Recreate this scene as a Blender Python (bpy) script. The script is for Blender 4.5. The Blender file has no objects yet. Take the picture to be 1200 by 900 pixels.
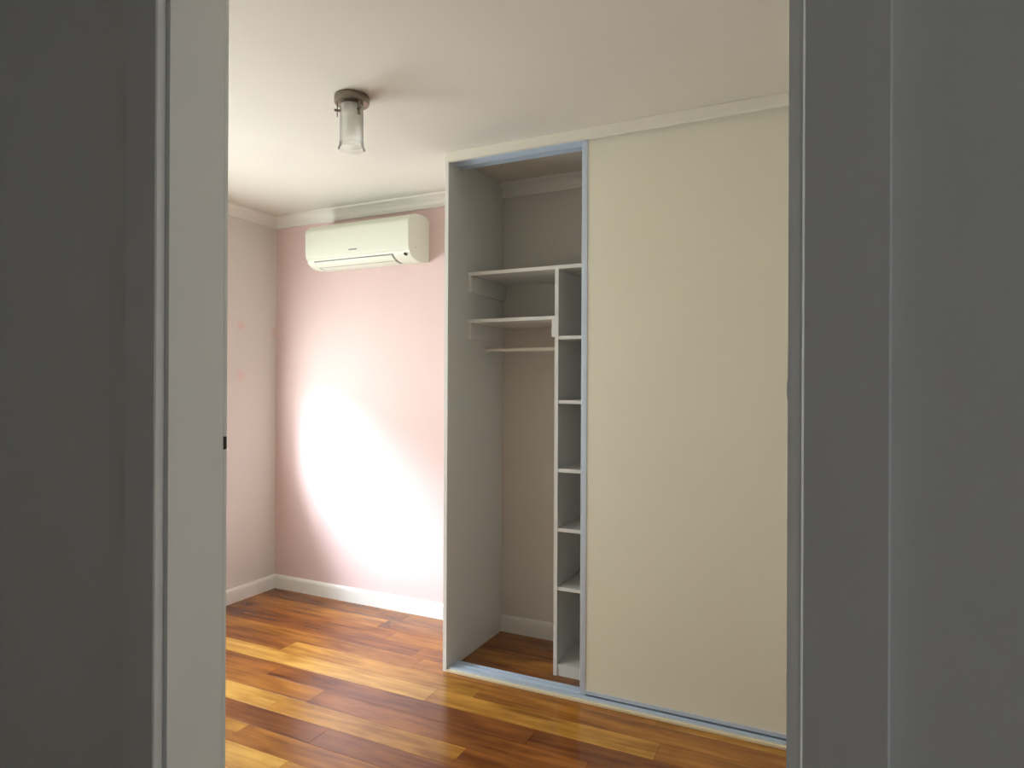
import bpy, bmesh, math, random
from mathutils import Vector, Matrix

# ------------------------------------------------------------------ camera, world, sun, lights, exposure
scene = bpy.context.scene
C = scene.collection
XL, YP, YF, XW = -3.2345, 3.1358, 2.5686, -1.5964     # left wall, far wall, wardrobe front, wardrobe left side
H = 2.4                                               # ceiling
XR = 0.26                                             # right wall
Y0, YH = 0.72, 0.62                                   # doorway wall: room face, hall face
F, YAW, PITCH, ROLL, CAMH = 760.79, 0.4521, 0.0008, 0.0046, 1.3282   # focal in px of a 1200 px wide frame

cam_data = bpy.data.cameras.new('camera')
cam = bpy.data.objects.new('camera', cam_data)
C.objects.link(cam)
cam_data.sensor_fit = 'HORIZONTAL'
cam_data.sensor_width = 36.0
cam_data.lens = 36.0 * F / 1200.0
cam_data.clip_start = 0.02
fwd = Vector((-math.sin(YAW) * math.cos(PITCH), math.cos(YAW) * math.cos(PITCH), math.sin(PITCH)))
right = Vector((math.cos(YAW), math.sin(YAW), 0))
up = right.cross(fwd)
# image rolled clockwise by ROLL: x' = c x - s y
cr, sr = math.cos(ROLL), math.sin(ROLL)
r2 = right * cr + up * sr
u2 = up * cr - right * sr
rot = Matrix((r2, u2, -fwd)).transposed()
cam.matrix_world = Matrix.Translation((0, 0, CAMH)) @ rot.to_4x4()
scene.camera = cam

world = bpy.data.worlds.new('sky')
scene.world = world
world.use_nodes = True
wb = world.node_tree.nodes['Background']
wb.inputs[0].default_value = (0.80, 0.90, 1.0, 1)
wb.inputs[1].default_value = 1.0

WIN_Y0, WIN_Y1, WIN_Z0, WIN_Z1 = 0.90, 2.70, 0.94, 2.10   # bedroom window in the left wall
BLIND_Z = 1.56

def light(name, kind, energy, color, loc=(0, 0, 0), direction=(0, 0, -1), **kw):
    d = bpy.data.lights.new(name, kind)
    d.energy = energy
    d.color = color
    for k, v in kw.items():
        setattr(d, k, v)
    o = bpy.data.objects.new(name, d)
    C.objects.link(o)
    o.location = loc
    o.rotation_euler = Vector(direction).to_track_quat('-Z', 'Y').to_euler()
    return o

SUN_DIR = (0.72, 1.0, -0.72)
light('sun_offscreen', 'SUN', 20.0, (0.74, 0.82, 1.0), direction=SUN_DIR, angle=math.radians(31))
# daylight of the bedroom window, just outside its glass and as large as its opening
light('window_left_offscreen', 'AREA', 130.0, (0.90, 0.95, 1.0), loc=(XL - 0.105, (WIN_Y0 + WIN_Y1) / 2, (WIN_Z0 + WIN_Z1) / 2),
      direction=(1, 0, 0), shape='RECTANGLE', size=WIN_Y1 - WIN_Y0, size_y=WIN_Z1 - WIN_Z0)

vs = scene.view_settings
vs.view_transform = 'Standard'
vs.look = 'None'
vs.exposure = -0.08
vs.gamma = 1.0
vs.use_curve_mapping = False

# ------------------------------------------------------------------ helpers
def srgb(r, g, b):
    def f(v):
        v /= 255.0
        return v / 12.92 if v <= 0.04045 else ((v + 0.055) / 1.055) ** 2.4
    return (f(r), f(g), f(b), 1.0)

def new_mat(name):
    m = bpy.data.materials.new(name)
    m.use_nodes = True
    nt = m.node_tree
    return m, nt, nt.nodes['Principled BSDF']

def paint(name, col, rough=0.6, var=0.03, scale=3.0, bump=0.05, bscale=180.0, metallic=0.0, spec=0.4):
    """painted surface: faint cloudy tone, fine roller relief"""
    m, nt, p = new_mat(name)
    N, L = nt.nodes, nt.links
    tc = N.new('ShaderNodeTexCoord')
    nz = N.new('ShaderNodeTexNoise'); nz.inputs['Scale'].default_value = scale; nz.inputs['Detail'].default_value = 3
    L.new(tc.outputs['Object'], nz.inputs['Vector'])
    mx = N.new('ShaderNodeMix'); mx.data_type = 'RGBA'
    mx.inputs[6].default_value = tuple(c * (1 - var) for c in col[:3]) + (1,)
    mx.inputs[7].default_value = tuple(min(1, c * (1 + var)) for c in col[:3]) + (1,)
    L.new(nz.outputs['Fac'], mx.inputs[0])
    L.new(mx.outputs[2], p.inputs['Base Color'])
    p.inputs['Roughness'].default_value = rough
    p.inputs['Metallic'].default_value = metallic
    p.inputs['Specular IOR Level'].default_value = spec
    if bump:
        n2 = N.new('ShaderNodeTexNoise'); n2.inputs['Scale'].default_value = bscale
        L.new(tc.outputs['Object'], n2.inputs['Vector'])
        b = N.new('ShaderNodeBump'); b.inputs['Strength'].default_value = bump; b.inputs['Distance'].default_value = 0.001
        L.new(n2.outputs['Fac'], b.inputs['Height']); L.new(b.outputs['Normal'], p.inputs['Normal'])
    return m

def wood(name, dark, light_, rough=0.2):
    m, nt, p = new_mat(name)
    N, L = nt.nodes, nt.links
    tc = N.new('ShaderNodeTexCoord'); oi = N.new('ShaderNodeObjectInfo')
    mp = N.new('ShaderNodeMapping'); mp.inputs['Scale'].default_value = (1.3, 16.0, 16.0)
    vm = N.new('ShaderNodeVectorMath'); vm.operation = 'MULTIPLY_ADD'
    L.new(oi.outputs['Random'], vm.inputs[0]); vm.inputs[1].default_value = (37.0, 11.0, 5.0)
    L.new(tc.outputs['Object'], vm.inputs[2]); L.new(vm.outputs[0], mp.inputs['Vector'])
    nz = N.new('ShaderNodeTexNoise'); nz.inputs['Scale'].default_value = 2.2; nz.inputs['Detail'].default_value = 6; nz.inputs['Distortion'].default_value = 0.6
    L.new(mp.outputs[0], nz.inputs['Vector'])
    # broad cross-figure
    mp2 = N.new('ShaderNodeMapping'); mp2.inputs['Scale'].default_value = (2.2, 6.0, 6.0)
    L.new(vm.outputs[0], mp2.inputs['Vector'])
    n2 = N.new('ShaderNodeTexNoise'); n2.inputs['Scale'].default_value = 1.6; n2.inputs['Detail'].default_value = 3
    L.new(mp2.outputs[0], n2.inputs['Vector'])
    ad = N.new('ShaderNodeMath'); ad.operation = 'ADD'
    L.new(nz.outputs['Fac'], ad.inputs[0]); L.new(n2.outputs['Fac'], ad.inputs[1])
    rp = N.new('ShaderNodeMapRange'); rp.inputs[1].default_value = 0.74; rp.inputs[2].default_value = 1.26
    L.new(ad.outputs[0], rp.inputs[0])
    mx = N.new('ShaderNodeMix'); mx.data_type = 'RGBA'
    mx.inputs[6].default_value = dark; mx.inputs[7].default_value = light_
    L.new(rp.outputs[0], mx.inputs[0])
    L.new(mx.outputs[2], p.inputs['Base Color'])
    p.inputs['Roughness'].default_value = rough
    p.inputs['Specular IOR Level'].default_value = 0.5
    b = N.new('ShaderNodeBump'); b.inputs['Strength'].default_value = 0.012; b.inputs['Distance'].default_value = 0.002
    L.new(nz.outputs['Fac'], b.inputs['Height']); L.new(b.outputs['Normal'], p.inputs['Normal'])
    return m

def metal(name, col, rough=0.35):
    m, nt, p = new_mat(name)
    N, L = nt.nodes, nt.links
    tc = N.new('ShaderNodeTexCoord')
    nz = N.new('ShaderNodeTexNoise'); nz.inputs['Scale'].default_value = 60
    L.new(tc.outputs['Object'], nz.inputs['Vector'])
    mr = N.new('ShaderNodeMapRange'); mr.inputs[3].default_value = rough * 0.85; mr.inputs[4].default_value = rough * 1.15
    L.new(nz.outputs['Fac'], mr.inputs[0]); L.new(mr.outputs[0], p.inputs['Roughness'])
    p.inputs['Base Color'].default_value = col
    p.inputs['Metallic'].default_value = 1.0
    return m

def box(bm, x0, x1, y0, y1, z0, z1, mi=0):
    v = [bm.verts.new((x, y, z)) for x in (x0, x1) for y in (y0, y1) for z in (z0, z1)]
    for q in ((0, 1, 3, 2), (4, 6, 7, 5), (0, 4, 5, 1), (2, 3, 7, 6), (0, 2, 6, 4), (1, 5, 7, 3)):
        f = bm.faces.new([v[i] for i in q]); f.material_index = mi
    return v

def extrude_poly(bm, pts, axis, a0, a1):
    """closed polygon pts (2-D) extruded along axis: 'X' -> (y, z), 'Y' -> (x, z)"""
    def mk(p, a):
        return (a, p[0], p[1]) if axis == 'X' else (p[0], a, p[1])
    A = [bm.verts.new(mk(p, a0)) for p in pts]; B = [bm.verts.new(mk(p, a1)) for p in pts]
    n = len(pts)
    bm.faces.new(A); bm.faces.new(B[::-1])
    for i in range(n):
        bm.faces.new((A[i], B[i], B[(i + 1) % n], A[(i + 1) % n]))

def lathe(bm, prof, cx, cy, seg=32, cap=True):
    rings = []
    for r, z in prof:
        rings.append([bm.verts.new((cx + r * math.cos(2 * math.pi * i / seg), cy + r * math.sin(2 * math.pi * i / seg), z)) for i in range(seg)])
    for a, b in zip(rings, rings[1:]):
        for i in range(seg):
            bm.faces.new((a[i], a[(i + 1) % seg], b[(i + 1) % seg], b[i]))
    if cap:
        bm.faces.new(rings[0]); bm.faces.new(rings[-1])

def tube_x(bm, x0, x1, cy, cz, r, seg=20):
    a = [bm.verts.new((x0, cy + r * math.cos(2 * math.pi * i / seg), cz + r * math.sin(2 * math.pi * i / seg))) for i in range(seg)]
    b = [bm.verts.new((x1, cy + r * math.cos(2 * math.pi * i / seg), cz + r * math.sin(2 * math.pi * i / seg))) for i in range(seg)]
    for i in range(seg):
        bm.faces.new((a[i], b[i], b[(i + 1) % seg], a[(i + 1) % seg]))
    bm.faces.new(a); bm.faces.new(b[::-1])

def obj(name, bm, mats, parent=None, bevel=0.0, seg=2, smooth=False):
    if bevel:
        bmesh.ops.bevel(bm, geom=list(bm.edges), offset=bevel, segments=seg, affect='EDGES', profile=0.6)
    bmesh.ops.recalc_face_normals(bm, faces=bm.faces)
    # put the origin at the middle of the base so that every piece has a frame of its own
    xs = [v.co.x for v in bm.verts]; ys = [v.co.y for v in bm.verts]; zs = [v.co.z for v in bm.verts]
    o0 = Vector(((min(xs) + max(xs)) / 2, (min(ys) + max(ys)) / 2, min(zs)))
    for v in bm.verts:
        v.co -= o0
    me = bpy.data.meshes.new(name)
    bm.to_mesh(me); bm.free()
    if not isinstance(mats, (list, tuple)):
        mats = [mats]
    for m in mats:
        me.materials.append(m)
    if smooth:
        me.polygons.foreach_set('use_smooth', [True] * len(me.polygons))
        me.set_sharp_from_angle(angle=math.radians(40))
    o = bpy.data.objects.new(name, me)
    C.objects.link(o)
    o.location = o0
    if parent:
        o.parent = parent
        o.location = o0 - WORLD[parent.name]
    WORLD[o.name] = o0
    return o
WORLD = {}

def bx(name, x0, x1, y0, y1, z0, z1, mat, parent=None, bevel=0.0, seg=1):
    bm = bmesh.new(); box(bm, x0, x1, y0, y1, z0, z1)
    return obj(name, bm, mat, parent, bevel, seg)

def thing(name, loc, label, cat, group=None, kind=None):
    o = bpy.data.objects.new(name, None)
    o.empty_display_size = 0.1
    C.objects.link(o); o.location = loc
    WORLD[o.name] = Vector(loc)
    return tag(o, label, cat, group, kind)

def tag(o, label=None, cat=None, group=None, kind=None):
    if label: o['label'] = label
    if cat: o['category'] = cat
    if group: o['group'] = group
    if kind: o['kind'] = kind
    return o

def struct(o, label=None, cat=None):
    return tag(o, label, cat, kind='structure')

def sweep(bm, P0, P1, n, prof, m0=0.0, m1=0.0):
    """profile (distance from the wall, height) swept from P0 to P1; m = 1 mitres an inside corner"""
    P0, P1, n = Vector(P0), Vector(P1), Vector(n)
    d = (P1 - P0).normalized()
    A = [bm.verts.new(P0 + n * a + d * (a * m0) + Vector((0, 0, z))) for a, z in prof]
    B = [bm.verts.new(P1 + n * a - d * (a * m1) + Vector((0, 0, z))) for a, z in prof]
    k = len(prof)
    bm.faces.new(A); bm.faces.new(B[::-1])
    for i in range(k):
        bm.faces.new((A[i], B[i], B[(i + 1) % k], A[(i + 1) % k]))

# ------------------------------------------------------------------ materials
M_CREAM = paint('cream wall paint', srgb(218, 212, 202), 0.65)
M_PINK = paint('pale pink wall paint', srgb(223, 196, 191), 0.65)
M_CEIL = paint('ceiling paint', srgb(221, 216, 206), 0.8)
M_KICK = paint('cream kick strip paint', srgb(230, 214, 180), 0.5, 0.02, bump=0)
M_RAIL = paint('white coated steel', srgb(240, 234, 222), 0.3, 0.01, bump=0)
M_TRIM = paint('white gloss trim paint', srgb(232, 228, 220), 0.35, 0.01, bump=0)
M_HALL = paint('white hall paint', srgb(244, 243, 240), 0.6, 0.01)
M_FASCIA = paint('cream fascia paint', srgb(236, 232, 218), 0.5, 0.02)
M_DOORPANEL = paint('cream door panel', srgb(236, 231, 211), 0.5, 0.02, bump=0.02)
M_MELAMINE = paint('white melamine board', srgb(232, 231, 226), 0.4, 0.015, bump=0.03)
M_EDGE = paint('white melamine edge', srgb(232, 231, 226), 0.35, 0.01, bump=0)
M_ALU = paint('anodised aluminium', srgb(206, 218, 232), 0.35, 0.02, bump=0, metallic=0.25)
M_NICKEL = metal('brushed nickel', srgb(138, 130, 118), 0.32)
M_CHROME = metal('chromed steel', srgb(215, 212, 205), 0.2)
M_PLASTIC = paint('ivory plastic', srgb(224, 226, 210), 0.35, 0.01, bump=0)
M_BLACK = paint('dark brown plastic', srgb(60, 54, 46), 0.6, 0.02, bump=0)
M_SLOT = paint('grey plastic outlet', srgb(124, 122, 114), 0.5, 0.02, bump=0)
M_GREY = paint('grey print', srgb(150, 150, 142), 0.5, 0.02, bump=0)
M_SUB = paint('dark subfloor', srgb(40, 26, 16), 0.9, 0.05)

WOODS = [wood('red brown hardwood', srgb(92, 46, 16), srgb(146, 86, 36)),
         wood('chestnut hardwood', srgb(106, 56, 18), srgb(164, 100, 40)),
         wood('amber hardwood', srgb(122, 70, 22), srgb(184, 120, 46)),
         wood('honey hardwood', srgb(142, 90, 28), srgb(208, 150, 62)),
         wood('pale gold hardwood', srgb(164, 110, 38), srgb(222, 172, 84))]

def frosted_glass():
    m, nt, p = new_mat('frosted lamp glass')
    N, L = nt.nodes, nt.links
    tr = N.new('ShaderNodeBsdfTransparent'); tr.inputs[0].default_value = (1, 1, 0.98, 1)
    tl = N.new('ShaderNodeBsdfTranslucent'); tl.inputs[0].default_value = (0.97, 0.96, 0.94, 1)
    df = N.new('ShaderNodeBsdfDiffuse'); df.inputs[0].default_value = (0.96, 0.95, 0.93, 1)
    gl = N.new('ShaderNodeBsdfGlossy'); gl.inputs['Roughness'].default_value = 0.15
    tc = N.new('ShaderNodeTexCoord'); sx = N.new('ShaderNodeSeparateXYZ'); L.new(tc.outputs['Object'], sx.inputs[0])
    mr = N.new('ShaderNodeMapRange'); mr.inputs[1].default_value = 0.012; mr.inputs[2].default_value = 0.03
    mr.inputs[3].default_value = 0.75; mr.inputs[4].default_value = 0.55      # clear lip, frosted above
    L.new(sx.outputs[2], mr.inputs[0])
    a = N.new('ShaderNodeMixShader'); a.inputs[0].default_value = 0.5
    L.new(df.outputs[0], a.inputs[1]); L.new(tl.outputs[0], a.inputs[2])
    b = N.new('ShaderNodeMixShader'); L.new(mr.outputs[0], b.inputs[0])
    L.new(a.outputs[0], b.inputs[1]); L.new(tr.outputs[0], b.inputs[2])
    c = N.new('ShaderNodeMixShader'); fr = N.new('ShaderNodeFresnel'); fr.inputs[0].default_value = 1.15
    L.new(fr.outputs[0], c.inputs[0]); L.new(b.outputs[0], c.inputs[1]); L.new(gl.outputs[0], c.inputs[2])
    L.new(c.outputs[0], N['Material Output'].inputs[0])
    return m
M_FROST = frosted_glass()

def pane_glass():
    m, nt, p = new_mat('window glass')
    N, L = nt.nodes, nt.links
    tr = N.new('ShaderNodeBsdfTransparent'); tr.inputs[0].default_value = (0.95, 0.97, 0.96, 1)
    gl = N.new('ShaderNodeBsdfGlossy'); gl.inputs['Roughness'].default_value = 0.02
    c = N.new('ShaderNodeMixShader'); c.inputs[0].default_value = 0.06
    L.new(tr.outputs[0], c.inputs[1]); L.new(gl.outputs[0], c.inputs[2])
    L.new(c.outputs[0], N['Material Output'].inputs[0])
    return m
M_GLASS = pane_glass()

def blind_mat():
    m, nt, p = new_mat('white blind fabric')
    N, L = nt.nodes, nt.links
    df = N.new('ShaderNodeBsdfDiffuse'); df.inputs[0].default_value = (0.8, 0.78, 0.74, 1)
    tl = N.new('ShaderNodeBsdfTranslucent'); tl.inputs[0].default_value = (0.8, 0.76, 0.70, 1)
    tc = N.new('ShaderNodeTexCoord'); nz = N.new('ShaderNodeTexNoise'); nz.inputs['Scale'].default_value = 300
    L.new(tc.outputs['Object'], nz.inputs['Vector'])
    mr = N.new('ShaderNodeMapRange'); mr.inputs[3].default_value = 0.25; mr.inputs[4].default_value = 0.4
    L.new(nz.outputs['Fac'], mr.inputs[0])
    a = N.new('ShaderNodeMixShader'); L.new(mr.outputs[0], a.inputs[0])
    L.new(df.outputs[0], a.inputs[1]); L.new(tl.outputs[0], a.inputs[2])
    L.new(a.outputs[0], N['Material Output'].inputs[0])
    return m
M_BLIND = blind_mat()

def left_wall_mat():
    """cream paint with a few rubbed pink paint touches left from the neighbouring wall"""
    m = paint('cream wall paint with pink touches', srgb(218, 210, 203), 0.65)
    nt = m.node_tree; N, L = nt.nodes, nt.links
    p = N['Principled BSDF']
    src = p.inputs['Base Color'].links[0].from_socket
    geo = N.new('ShaderNodeNewGeometry')
    prev = src
    for (y, z, r, s) in ((2.853, 1.679, 0.045, 0.5), (2.853, 1.376, 0.05, 0.4), (3.12, 1.66, 0.05, 0.5)):
        dist = N.new('ShaderNodeVectorMath'); dist.operation = 'DISTANCE'
        L.new(geo.outputs['Position'], dist.inputs[0]); dist.inputs[1].default_value = (XL, y, z)
        mr = N.new('ShaderNodeMapRange'); mr.interpolation_type = 'SMOOTHSTEP'
        mr.inputs[1].default_value = 0.0; mr.inputs[2].default_value = r; mr.inputs[3].default_value = s; mr.inputs[4].default_value = 0.0
        L.new(dist.outputs['Value'], mr.inputs[0])
        mx = N.new('ShaderNodeMix'); mx.data_type = 'RGBA'
        L.new(mr.outputs[0], mx.inputs[0]); L.new(prev, mx.inputs[6]); mx.inputs[7].default_value = srgb(232, 176, 170)
        prev = mx.outputs[2]
    L.new(prev, p.inputs['Base Color'])
    return m
M_LEFT = left_wall_mat()
M_GROUND = paint('outside lawn', srgb(120, 128, 92), 0.9, 0.2, 8)

# ------------------------------------------------------------------ shell
XHL, XHR, YHB = -1.9, 2.3, -0.6          # hall extents
DX0, DX1, DZ = -0.846, -0.0312, 2.04     # clear door opening

bm = bmesh.new()                          # far wall, pink left of the wardrobe, cream inside it
box(bm, XL - 0.1, XW + 0.009, YP, YP + 0.1, 0, H, 0)
box(bm, XW + 0.009, XR + 0.1, YP, YP + 0.1, 0, H, 1)
struct(obj('wall_back', bm, [M_PINK, M_CREAM]), 'pale pink painted far wall with the cream wardrobe back beside it')

bm = bmesh.new()
box(bm, XL - 0.1, XL, Y0, WIN_Y0, 0, H); box(bm, XL - 0.1, XL, WIN_Y1, YP, 0, H)
box(bm, XL - 0.1, XL, WIN_Y0, WIN_Y1, 0, WIN_Z0); box(bm, XL - 0.1, XL, WIN_Y0, WIN_Y1, WIN_Z1, H)
struct(obj('wall_left', bm, M_LEFT), 'cream painted wall meeting the pink wall in the corner')

struct(bx('wall_right', XR, XR + 0.1, Y0, YP, 0, H, M_CREAM), 'cream painted wall at the end of the wardrobe')

bm = bmesh.new()                          # doorway wall: hall side white, room side cream
def two_skin(x0, x1, z0, z1):
    box(bm, x0, x1, YH, YH + 0.05, z0, z1, 0); box(bm, x0, x1, YH + 0.05, Y0, z0, z1, 1)
two_skin(XL - 0.1, DX0 - 0.03, 0, H); two_skin(DX1 + 0.03, XHR, 0, H); two_skin(DX0 - 0.03, DX1 + 0.03, DZ + 0.03, H)
struct(obj('wall_front', bm, [M_HALL, M_CREAM]), 'wall with the open doorway, white on the hall side')

struct(bx('ceiling', XL - 0.1, XR + 0.1, YH + 0.05, YP + 0.1, H, H + 0.1, M_CEIL), 'pale cream painted bedroom ceiling')
struct(bx('ceiling_hall', XHL, XHR, YHB - 0.1, YH + 0.05, H, H + 0.1, M_HALL), 'white hall ceiling')
struct(bx('wall_hall_back', XHL, XHR, YHB - 0.1, YHB, 0, H, M_HALL), 'white hall wall facing the doorway')
struct(bx('wall_hall_left', XHL - 0.1, XHL, YHB - 0.1, YH, 0, H, M_HALL), 'white wall closing the hall')
bm = bmesh.new()
box(bm, XHR - 0.1, XHR, YHB, YH, 0, 0.3); box(bm, XHR - 0.1, XHR, YHB, YH, 2.2, H)
box(bm, XHR - 0.1, XHR, YHB, -0.4, 0.3, 2.2); box(bm, XHR - 0.1, XHR, 0.52, YH, 0.3, 2.2)
struct(obj('wall_hall_right', bm, M_HALL), 'white hall end wall around an added tall opening for daylight')
w2 = struct(bx('added_hall_window', XHR - 0.06, XHR - 0.055, -0.4, 0.52, 0.3, 2.2, M_GLASS), 'added tall clear pane at the end of the hall, made up to let daylight in')  # invented window, added out of view so that daylight reaches the hall
struct(bx('floor_hall', XHL, XHR, YHB, Y0, -0.04, 0.0, WOODS[1]), 'brown timber hall floor')
struct(bx('ground', XL - 12, XL - 0.1, -8, 10, -0.35, -0.3, M_GROUND), 'lawn outside the bedroom window')

# floor: every board a piece of its own
floor = struct(bx('floor', XL, XR, Y0, YP, -0.045, -0.018, M_SUB), 'varnished timber floor of brown and golden boards')
PW = 0.1155
rows = []
y = 1.716
while y > Y0: y -= PW
rng = random.Random(11)
# tone of the boards by row (index counted from the row that starts at y = 1.716), left to right
PLAN = {-3: (3, 2, 1), -2: (3, 4, 2), -1: (4, 3, 2), 0: (3, 2, 1), 1: (0, 0, 1), 2: (4, 3, 1), 3: (2, 1, 0), 4: (1, 0, 0), 5: (4, 3, 2),
        6: (1, 3, 2), 7: (2, 2, 3), 8: (0, 1, 2), 9: (1, 2, 0), 10: (2, 1, 3), 11: (0, 1, 2), 12: (1, 2, 1)}
JOINTS = {-2: (-1.55, -0.5), -1: (-1.7, -0.9), 0: (-2.02, -0.7), 1: (-1.72, -0.4), 2: (-2.06, -1.18), 3: (-1.95, -0.75), 4: (-2.3, -1.0), 5: (-1.52, -0.55),
          6: (-2.45, -1.35), 7: (-1.75, -0.6)}
i = int(round((y - 1.716) / PW))
while y < YP - 0.001:
    ya, yb = max(y, Y0), min(y + PW, YP)
    tones = PLAN.get(i, (rng.choice((1, 2, 3)), rng.choice((1, 2)), rng.choice((0, 1, 2))))
    js = JOINTS.get(i, (rng.uniform(-2.4, -1.7), rng.uniform(-1.1, -0.3)))
    edges = [XL, js[0], js[1], XR]
    for k in range(3):
        x0, x1 = edges[k], edges[k + 1]
        if yb - ya < 0.01: continue
        dz = rng.uniform(-0.0002, 0.0)
        bx('floorboard', x0 + 0.0004, x1 - 0.0004, ya + 0.0005, yb - 0.0005, -0.018, dz, WOODS[tones[k]], floor, bevel=0.0004)
    y += PW; i += 1

# skirtings and cornices
SK = [(0, 0), (0.014, 0), (0.014, 0.070), (0.011, 0.080), (0.005, 0.087), (0, 0.088)]
CO = [(0, -0.0665), (0.010, -0.0665), (0.012, -0.056)] + \
     [(0.012 + 0.043 * (1 - math.cos(t)), -0.056 + 0.043 * math.sin(t)) for t in (0.25, 0.55, 0.85, 1.15, 1.4)] + \
     [(0.0535, -0.0125), (0.0655, -0.011), (0.0665, 0), (0, 0)]
def run(name, P0, P1, n, prof, z, m0, m1, label):
    bm = bmesh.new()
    sweep(bm, (P0[0], P0[1], z), (P1[0], P1[1], z), n, prof, m0, m1)
    return struct(obj(name, bm, M_TRIM), label)
run('baseboard_back', (XL, YP), (XW, YP), (0, -1, 0), SK, 0, 1, 0, 'white skirting board along the pink wall')
run('baseboard_wardrobe', (XW + 0.018, YP), (XR, YP), (0, -1, 0), SK, 0, 0, 0, 'white skirting board at the back of the open wardrobe')
run('baseboard_left', (XL, Y0), (XL, YP), (1, 0, 0), SK, 0, 1, 1, 'white skirting board along the cream wall')
run('trim_1', (XL, YP), (XW, YP), (0, -1, 0), CO, H, 1, 0, 'white coved cornice above the pink wall and air conditioner')
run('trim_2', (XW + 0.018, YP), (XR, YP), (0, -1, 0), CO, H, 0, 0, 'coved cornice inside the open wardrobe')
run('trim_3', (XL, Y0), (XL, YP), (1, 0, 0), CO, H, 1, 1, 'white coved cornice above the cream wall')
run('trim_4', (XL, Y0), (XR, Y0), (0, 1, 0), CO, H, 1, 1, 'white coved cornice above the doorway')
run('trim_5', (XR, Y0), (XR, YF), (-1, 0, 0), CO, H, 1, 0, 'white coved cornice above the wall at the wardrobe end')

# door frame of the doorway the room is seen through
df = thing('door_1', (0.5 * (DX0 + DX1), YH, 0), 'white painted door frame around the open doorway', None, kind='structure')
bx('jamb', DX0 - 0.03, DX0 - 0.0005, YH, Y0 - 0.006, 0, DZ, M_HALL, df)
bx('jamb', DX1 + 0.0115, DX1 + 0.03, YH, Y0, 0, DZ, M_HALL, df)
bx('door_stop', DX0 - 0.03, DX0, Y0 - 0.006, Y0, 0, DZ, M_HALL, df)
bx('door_stop', DX1, DX1 + 0.0115, YH - 0.001, Y0, 0, DZ, M_HALL, df)
bx('head_jamb', DX0 - 0.03, DX1 + 0.03, YH, Y0, DZ, DZ + 0.03, M_HALL, df)
bx('architrave', DX0 - 0.075, DX0 - 0.008, YH - 0.016, YH, 0, DZ + 0.008, M_HALL, df, 0.002)
bx('architrave', DX1 + 0.0115, DX1 + 0.078, YH - 0.016, YH, 0, DZ + 0.008, M_HALL, df, 0.002)
bx('head_architrave', DX0 - 0.075, DX1 + 0.078, YH - 0.016, YH, DZ + 0.008, DZ + 0.078, M_HALL, df, 0.002)
bx('strike_plate', DX0 - 0.002, DX0 + 0.0012, Y0 - 0.006, Y0 - 0.001, 1.225, 1.245, M_BLACK, df)
bx('latch_lip', DX1 - 0.001, DX1 + 0.002, YH - 0.002, YH + 0.03, 1.318, 1.332, M_HALL, df)

# bedroom window with its blind
wn = thing('window_1', (XL, 0.5 * (WIN_Y0 + WIN_Y1), WIN_Z0), 'white framed bedroom window in the cream wall', None, kind='structure')
ym = 0.5 * (WIN_Y0 + WIN_Y1)
bx('window_sill', XL - 0.1, XL + 0.03, WIN_Y0 - 0.04, WIN_Y1 + 0.04, WIN_Z0 - 0.02, WIN_Z0, M_TRIM, wn, 0.002)
for a, b in ((WIN_Y0, WIN_Y0 + 0.04), (ym - 0.02, ym + 0.02), (WIN_Y1 - 0.04, WIN_Y1)):
    bx('window_stile', XL - 0.085, XL - 0.045, a, b, WIN_Z0, WIN_Z1, M_TRIM, wn, 0.002)
for a, b in ((WIN_Y0 + 0.04, ym - 0.02), (ym + 0.02, WIN_Y1 - 0.04)):
    bx('window_rail', XL - 0.085, XL - 0.045, a, b, WIN_Z0, WIN_Z0 + 0.04, M_TRIM, wn)
    bx('window_rail', XL - 0.085, XL - 0.045, a, b, WIN_Z1 - 0.04, WIN_Z1, M_TRIM, wn)
    bx('pane', XL - 0.067, XL - 0.063, a, b, WIN_Z0 + 0.04, WIN_Z1 - 0.04, M_GLASS, wn)
bl = thing('roller_blind', (XL - 0.02, ym, BLIND_Z), 'white fabric roller blind half lowered over the bedroom window', 'blind')
bx('fabric', XL - 0.021, XL - 0.019, WIN_Y0 + 0.015, WIN_Y1 - 0.015, BLIND_Z, WIN_Z1 - 0.03, M_BLIND, bl)
bx('bottom_bar', XL - 0.026, XL - 0.014, WIN_Y0 + 0.015, WIN_Y1 - 0.015, BLIND_Z - 0.018, BLIND_Z, M_TRIM, bl)
bm = bmesh.new()
seg = 16
for a in range(1):
    A = [bm.verts.new((XL - 0.02 + 0.018 * math.cos(2 * math.pi * i / seg), WIN_Y0 + 0.01, WIN_Z1 - 0.02 + 0.018 * math.sin(2 * math.pi * i / seg))) for i in range(seg)]
    B = [bm.verts.new((v.co.x, WIN_Y1 - 0.01, v.co.z)) for v in A]
    bm.faces.new(A); bm.faces.new(B[::-1])
    for i in range(seg): bm.faces.new((A[i], B[i], B[(i + 1) % seg], A[(i + 1) % seg]))
obj('roller', bm, M_BLIND, bl)

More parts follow.
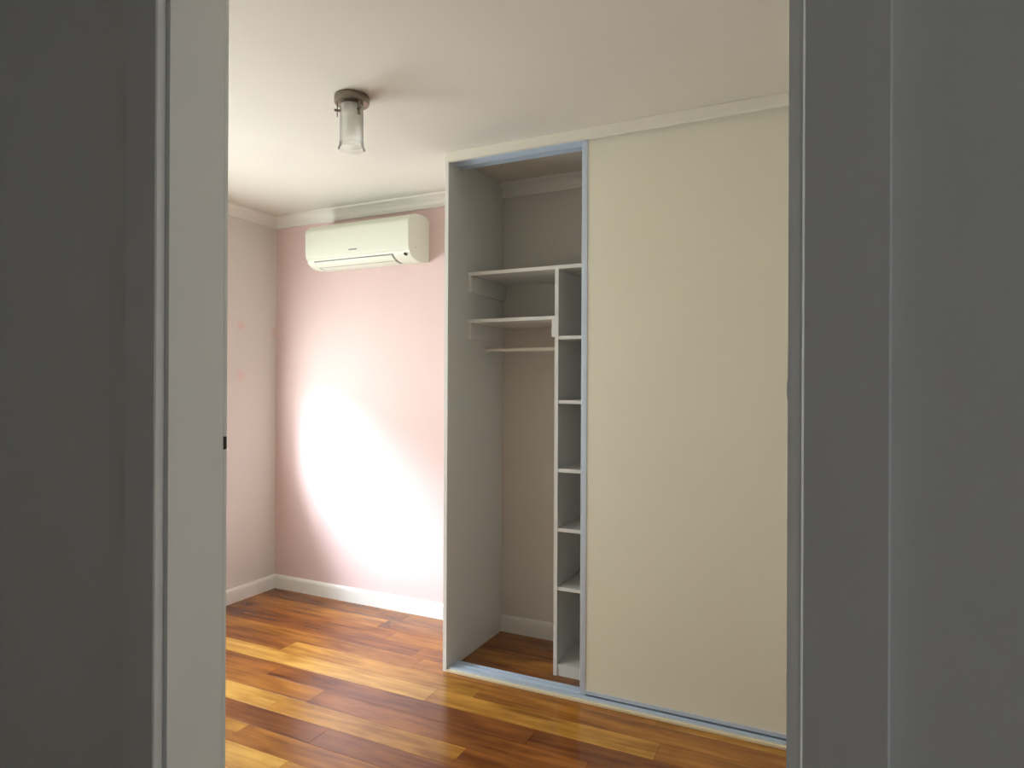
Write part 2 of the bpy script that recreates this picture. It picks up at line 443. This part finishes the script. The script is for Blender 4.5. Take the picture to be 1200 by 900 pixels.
# ------------------------------------------------------------------ wardrobe carcass
XI = XW + 0.018                         # inner face of the side panel
YS = 2.757                              # front of shelves
XDIV0, XDIV1 = -1.123, -1.105           # tower side board
wd = thing('wardrobe', (XW, YF, 0), 'white built-in wardrobe with open bay, shelves and hanging rail', 'wardrobe')
bx('side_panel', XW, XI, YF + 0.0006, YP - 0.002, 0, H, M_MELAMINE, wd)
bx('edge_strip', XW - 0.0004, XI + 0.0002, YF - 0.0004, YF + 0.0006, 0, H - 0.0445, M_EDGE, wd)
bx('fascia', XW - 0.001, XR, YF - 0.004, YF + 0.014, H - 0.0445, H, M_FASCIA, wd, 0.0015)
bx('kick_strip', XW + 0.018, XR, YF - 0.003, YF + 0.012, 0, 0.0115, M_KICK, wd, 0.0015)
YT0, YT1 = YF + 0.026, YF + 0.093
tb = bx('bottom_track', XI, XR, YF + 0.012, YT1, 0, 0.013, M_ALU, wd)
for yy in (YF + 0.0125, YT0 + 0.001, YT0 + 0.032, YT0 + 0.037, YT1 - 0.004):
    bx('track_rib', XI + 0.0005, XR - 0.001, yy, yy + 0.0035, 0.013, 0.019, M_ALU, tb)
tt = bx('top_track', XI, XR, YT0 - 0.012, YT1 + 0.004, H - 0.030, H - 0.001, M_ALU, wd)
for yy, zz in ((YT0 - 0.012, 0.036), (YT0 + 0.033, 0.052), (YT1 + 0.001, 0.056)):
    bx('track_lip', XI + 0.0005, XR - 0.001, yy, yy + 0.003, H - zz, H - 0.030, M_ALU, tt)
sh = bx('shelf', XI, -0.40, YS, YP - 0.001, 1.858, 1.874, M_MELAMINE, wd)
bx('shelf_edge', XI, -0.40, YS - 0.001, YS, 1.857, 1.874, M_EDGE, sh)
sh = bx('shelf', XI, XDIV0, YS + 0.001, YP - 0.001, 1.628, 1.644, M_MELAMINE, wd)
bx('shelf_edge', XI, XDIV0, YS, YS + 0.001, 1.6275, 1.644, M_EDGE, sh)
for x0, z0, z1 in ((XI, 1.776, 1.857), (XI, 1.548, 1.6275), (XDIV0 - 0.016, 1.548, 1.6275)):
    b = bx('batten', x0, x0 + 0.016, YS + 0.004, YP - 0.001, z0, z1, M_MELAMINE, wd)
    bx('batten_edge', x0, x0 + 0.016, YS + 0.003, YS + 0.004, z0, z1, M_EDGE, b)
bm = bmesh.new(); tube_x(bm, XI, XDIV0, 2.925, 1.502, 0.0095)
rl = obj('hanging_rail', bm, M_RAIL, wd, smooth=True)
for a, b in ((XI, XI + 0.014), (XDIV0 - 0.012, XDIV0)):
    bm = bmesh.new(); tube_x(bm, a, b, 2.925, 1.502, 0.0155)
    obj('rail_socket', bm, M_EDGE, rl, smooth=True)

tw = wd                                 # the fixed shelf tower is part of the built-in carcass
b = bx('tower_panel', XDIV0, XDIV1, YS + 0.001, YP - 0.0145, 0, 1.858, M_MELAMINE, tw)
bx('panel_edge', XDIV0, XDIV1, YS, YS + 0.001, 0, 1.857, M_EDGE, b)
b = bx('tower_panel', -0.66, -0.642, YS + 0.001, YP - 0.0145, 0, 1.858, M_MELAMINE, tw)
bx('panel_edge', -0.66, -0.642, YS, YS + 0.001, 0, 1.857, M_EDGE, b)
for z in (1.543, 1.250, 0.937, 0.666, 0.398, 0.046):
    s = bx('tower_shelf', XDIV1, -0.66, YS + 0.004, YP - 0.015, z - 0.008, z + 0.008, M_MELAMINE, tw)
    bx('shelf_edge', XDIV1, -0.66, YS + 0.003, YS + 0.004, z - 0.008, z + 0.008, M_EDGE, s)
bx('kick_board', XDIV1, -0.66, YS + 0.006, YS + 0.022, 0, 0.038, M_EDGE, tw)

# sliding door
XD0, XD1 = -0.938, 0.235
YD0, YD1 = YT0 + 0.006, YT0 + 0.030
sd = thing('sliding_door', (XD0, YD0, 0.017), 'tall plain cream sliding wardrobe door in a thin aluminium frame', 'sliding door')
bx('panel', XD0 + 0.024, XD1 - 0.024, YD0 + 0.003, YD1 - 0.004, 0.034, H - 0.031, M_DOORPANEL, sd)
for x0, x1 in ((XD0, XD0 + 0.026), (XD1 - 0.026, XD1)):
    st = bx('stile', x0, x1, YD0, YD1, 0.0175, H - 0.031, M_ALU, sd, 0.0015)
    bx('stile_groove', x0 + 0.014, x0 + 0.0175, YD0 - 0.0006, YD0 + 0.001, 0.02, H - 0.045, M_ALU, st)
bx('bottom_rail', XD0 + 0.026, XD1 - 0.026, YD0 + 0.0005, YD1 - 0.002, 0.024, 0.040, M_ALU, sd, 0.001)
bx('top_rail', XD0 + 0.026, XD1 - 0.026, YD1 - 0.004, YD1, H - 0.060, H - 0.034, M_ALU, sd, 0.001)

# ------------------------------------------------------------------ air conditioner
AX0, AX1 = -2.786, -2.054
ac = thing('air_conditioner', (0.5 * (AX0 + AX1), YP, 2.02), 'ivory split system air conditioner high on the pink wall', 'air conditioner')
def ay(d): return YP - d
def arc(p0, p1, p2, n):
    out = []
    for i in range(n + 1):
        t = i / n
        out.append(((1 - t) ** 2 * p0[0] + 2 * t * (1 - t) * p1[0] + t * t * p2[0], (1 - t) ** 2 * p0[1] + 2 * t * (1 - t) * p1[1] + t * t * p2[1]))
    return out
top = arc((0.030, 2.278), (0.19, 2.280), (0.196, 2.235), 6)
low = arc((0.196, 2.062), (0.186, 2.014), (0.085, 2.011), 8)
prof = [(0.0, 2.262)] + [(0.03, 2.278)] + top[1:] + low + [(0.0, 2.024)]
bm = bmesh.new(); extrude_poly(bm, [(ay(d), z) for d, z in prof], 'X', AX0 + 0.012, AX1 - 0.012)
obj('body', bm, M_PLASTIC, ac, smooth=True)
for x0, x1 in ((AX0, AX0 + 0.012), (AX1 - 0.012, AX1)):
    bm = bmesh.new(); extrude_poly(bm, [(ay(d), z) for d, z in prof], 'X', x0, x1)
    obj('end_cap', bm, M_PLASTIC, ac, smooth=True)
fp = [(0.197, 2.240), (0.207, 2.232), (0.211, 2.215), (0.209, 2.085), (0.204, 2.066), (0.196, 2.062), (0.190, 2.07), (0.190, 2.236)]
bm = bmesh.new(); extrude_poly(bm, [(ay(d), z) for d, z in fp], 'X', AX0 - 0.001, AX1 + 0.001)
pn = obj('front_panel', bm, M_PLASTIC, ac, smooth=True)
bx('maker_mark', -2.462, -2.405, ay(0.2108), ay(0.2085), 2.091, 2.098, M_GREY, pn)
# air flap on the curved underside, in a dark slot
lowf = arc((0.196, 2.062), (0.186, 2.014), (0.085, 2.011), 16)
def strip(name, i0, i1, x0, x1, off, th, mat, parent):
    pts = lowf[i0:i1 + 1]
    outer, inner = [], []
    for k, (d, z) in enumerate(pts):
        a = pts[max(k - 1, 0)]; b = pts[min(k + 1, len(pts) - 1)]
        t = Vector((b[0] - a[0], b[1] - a[1])).normalized(); n = Vector((-t.y, t.x)) * -1
        if n.dot(Vector((d - 0.05, z - 2.15))) < 0: n = -n
        outer.append((ay(d + n.x * (off + th)), z + n.y * (off + th))); inner.append((ay(d + n.x * off), z + n.y * off))
    bm = bmesh.new(); extrude_poly(bm, outer + inner[::-1], 'X', x0, x1)
    return obj(name, bm, mat, parent, smooth=True)
slot = strip('air_slot', 2, 15, -2.735, -2.166, -0.003, 0.0036, M_SLOT, ac)
strip('air_flap', 3, 9, -2.728, -2.174, 0.0008, 0.004, M_PLASTIC, slot)
strip('air_flap', 10, 14, -2.722, -2.180, 0.0008, 0.003, M_PLASTIC, slot)
bm = bmesh.new()
def disc_x(bm, x0, x1, cy, cz, r): tube_x(bm, x0, x1, cy, cz, r, 14)
disc_x(bm, AX1 - 0.0005, AX1 + 0.0012, 3.0, 2.086, 0.0035); obj('side_clip', bm, M_GREY, ac)
bm = bmesh.new()
A = []
for i in range(14):
    t = 2 * math.pi * i / 14
    A.append((AX1 - 0.030 + 0.0075 * math.cos(t), 2.0415 + 0.0075 * math.sin(t)))
extrude_poly(bm, A, 'Y', ay(0.196), ay(0.17)); obj('sensor_window', bm, M_BLACK, ac)

# ------------------------------------------------------------------ ceiling lamp
LX, LY = -1.600, 1.915
lp = thing('ceiling_lamp', (LX, LY, H - 0.2), 'small brushed nickel ceiling lamp with a frosted glass cylinder shade', 'ceiling lamp')
bm = bmesh.new()
lathe(bm, [(0.058, H), (0.063, H - 0.001), (0.064, H - 0.004), (0.064, H - 0.026), (0.062, H - 0.029), (0.048, H - 0.030)], LX, LY, 40)
base = obj('ceiling_plate', bm, M_NICKEL, lp, smooth=True)
bm = bmesh.new(); lathe(bm, [(0.034, H - 0.030), (0.034, H - 0.047), (0.031, H - 0.049)], LX, LY, 28); obj('shade_holder', bm, M_NICKEL, lp, smooth=True)
bm = bmesh.new()
gp = [(0.0425, H - 0.036), (0.0425, H - 0.12), (0.0430, H - 0.165), (0.0455, H - 0.185), (0.0500, H - 0.197)]
gi = [(r - 0.0025, z) for r, z in gp][::-1]
lathe(bm, gp + gi, LX, LY, 40, cap=False)
obj('glass_shade', bm, M_FROST, lp, smooth=True)
bm = bmesh.new()
lathe(bm, [(0.013, H - 0.047), (0.013, H - 0.075), (0.016, H - 0.085), (0.019, H - 0.105), (0.017, H - 0.125), (0.009, H - 0.135), (0.002, H - 0.138)], LX, LY, 24)
bulb = obj('light_bulb', bm, M_EDGE, lp, smooth=True)
view = math.atan2(-LY, -LX)
for k in range(3):
    a = view + math.radians((-88, 30, 150)[k])
    ca, sa = math.cos(a), math.sin(a)
    def R(rad, tang, z): return (LX + rad * ca - tang * sa, LY + rad * sa + tang * ca, z)
    bm = bmesh.new()
    vs_ = [bm.verts.new(R(r, t, z)) for r in (0.050, 0.054) for t in (-0.005, 0.005) for z in (H - 0.082, H - 0.024)]
    for q in ((0, 1, 3, 2), (4, 6, 7, 5), (0, 4, 5, 1), (2, 3, 7, 6), (0, 2, 6, 4), (1, 5, 7, 3)): bm.faces.new([vs_[i] for i in q])
    clip = obj('shade_clip', bm, M_NICKEL, lp)
    bm = bmesh.new()
    n = 12
    A = [bm.verts.new(R(0.041, 0.0045 * math.cos(2 * math.pi * i / n), H - 0.058 + 0.0045 * math.sin(2 * math.pi * i / n))) for i in range(n)]
    B = [bm.verts.new(R(0.063, 0.0045 * math.cos(2 * math.pi * i / n), H - 0.058 + 0.0045 * math.sin(2 * math.pi * i / n))) for i in range(n)]
    bm.faces.new(A); bm.faces.new(B[::-1])
    for i in range(n): bm.faces.new((A[i], B[i], B[(i + 1) % n], A[(i + 1) % n]))
    obj('thumb_screw', bm, M_NICKEL, clip, smooth=True)
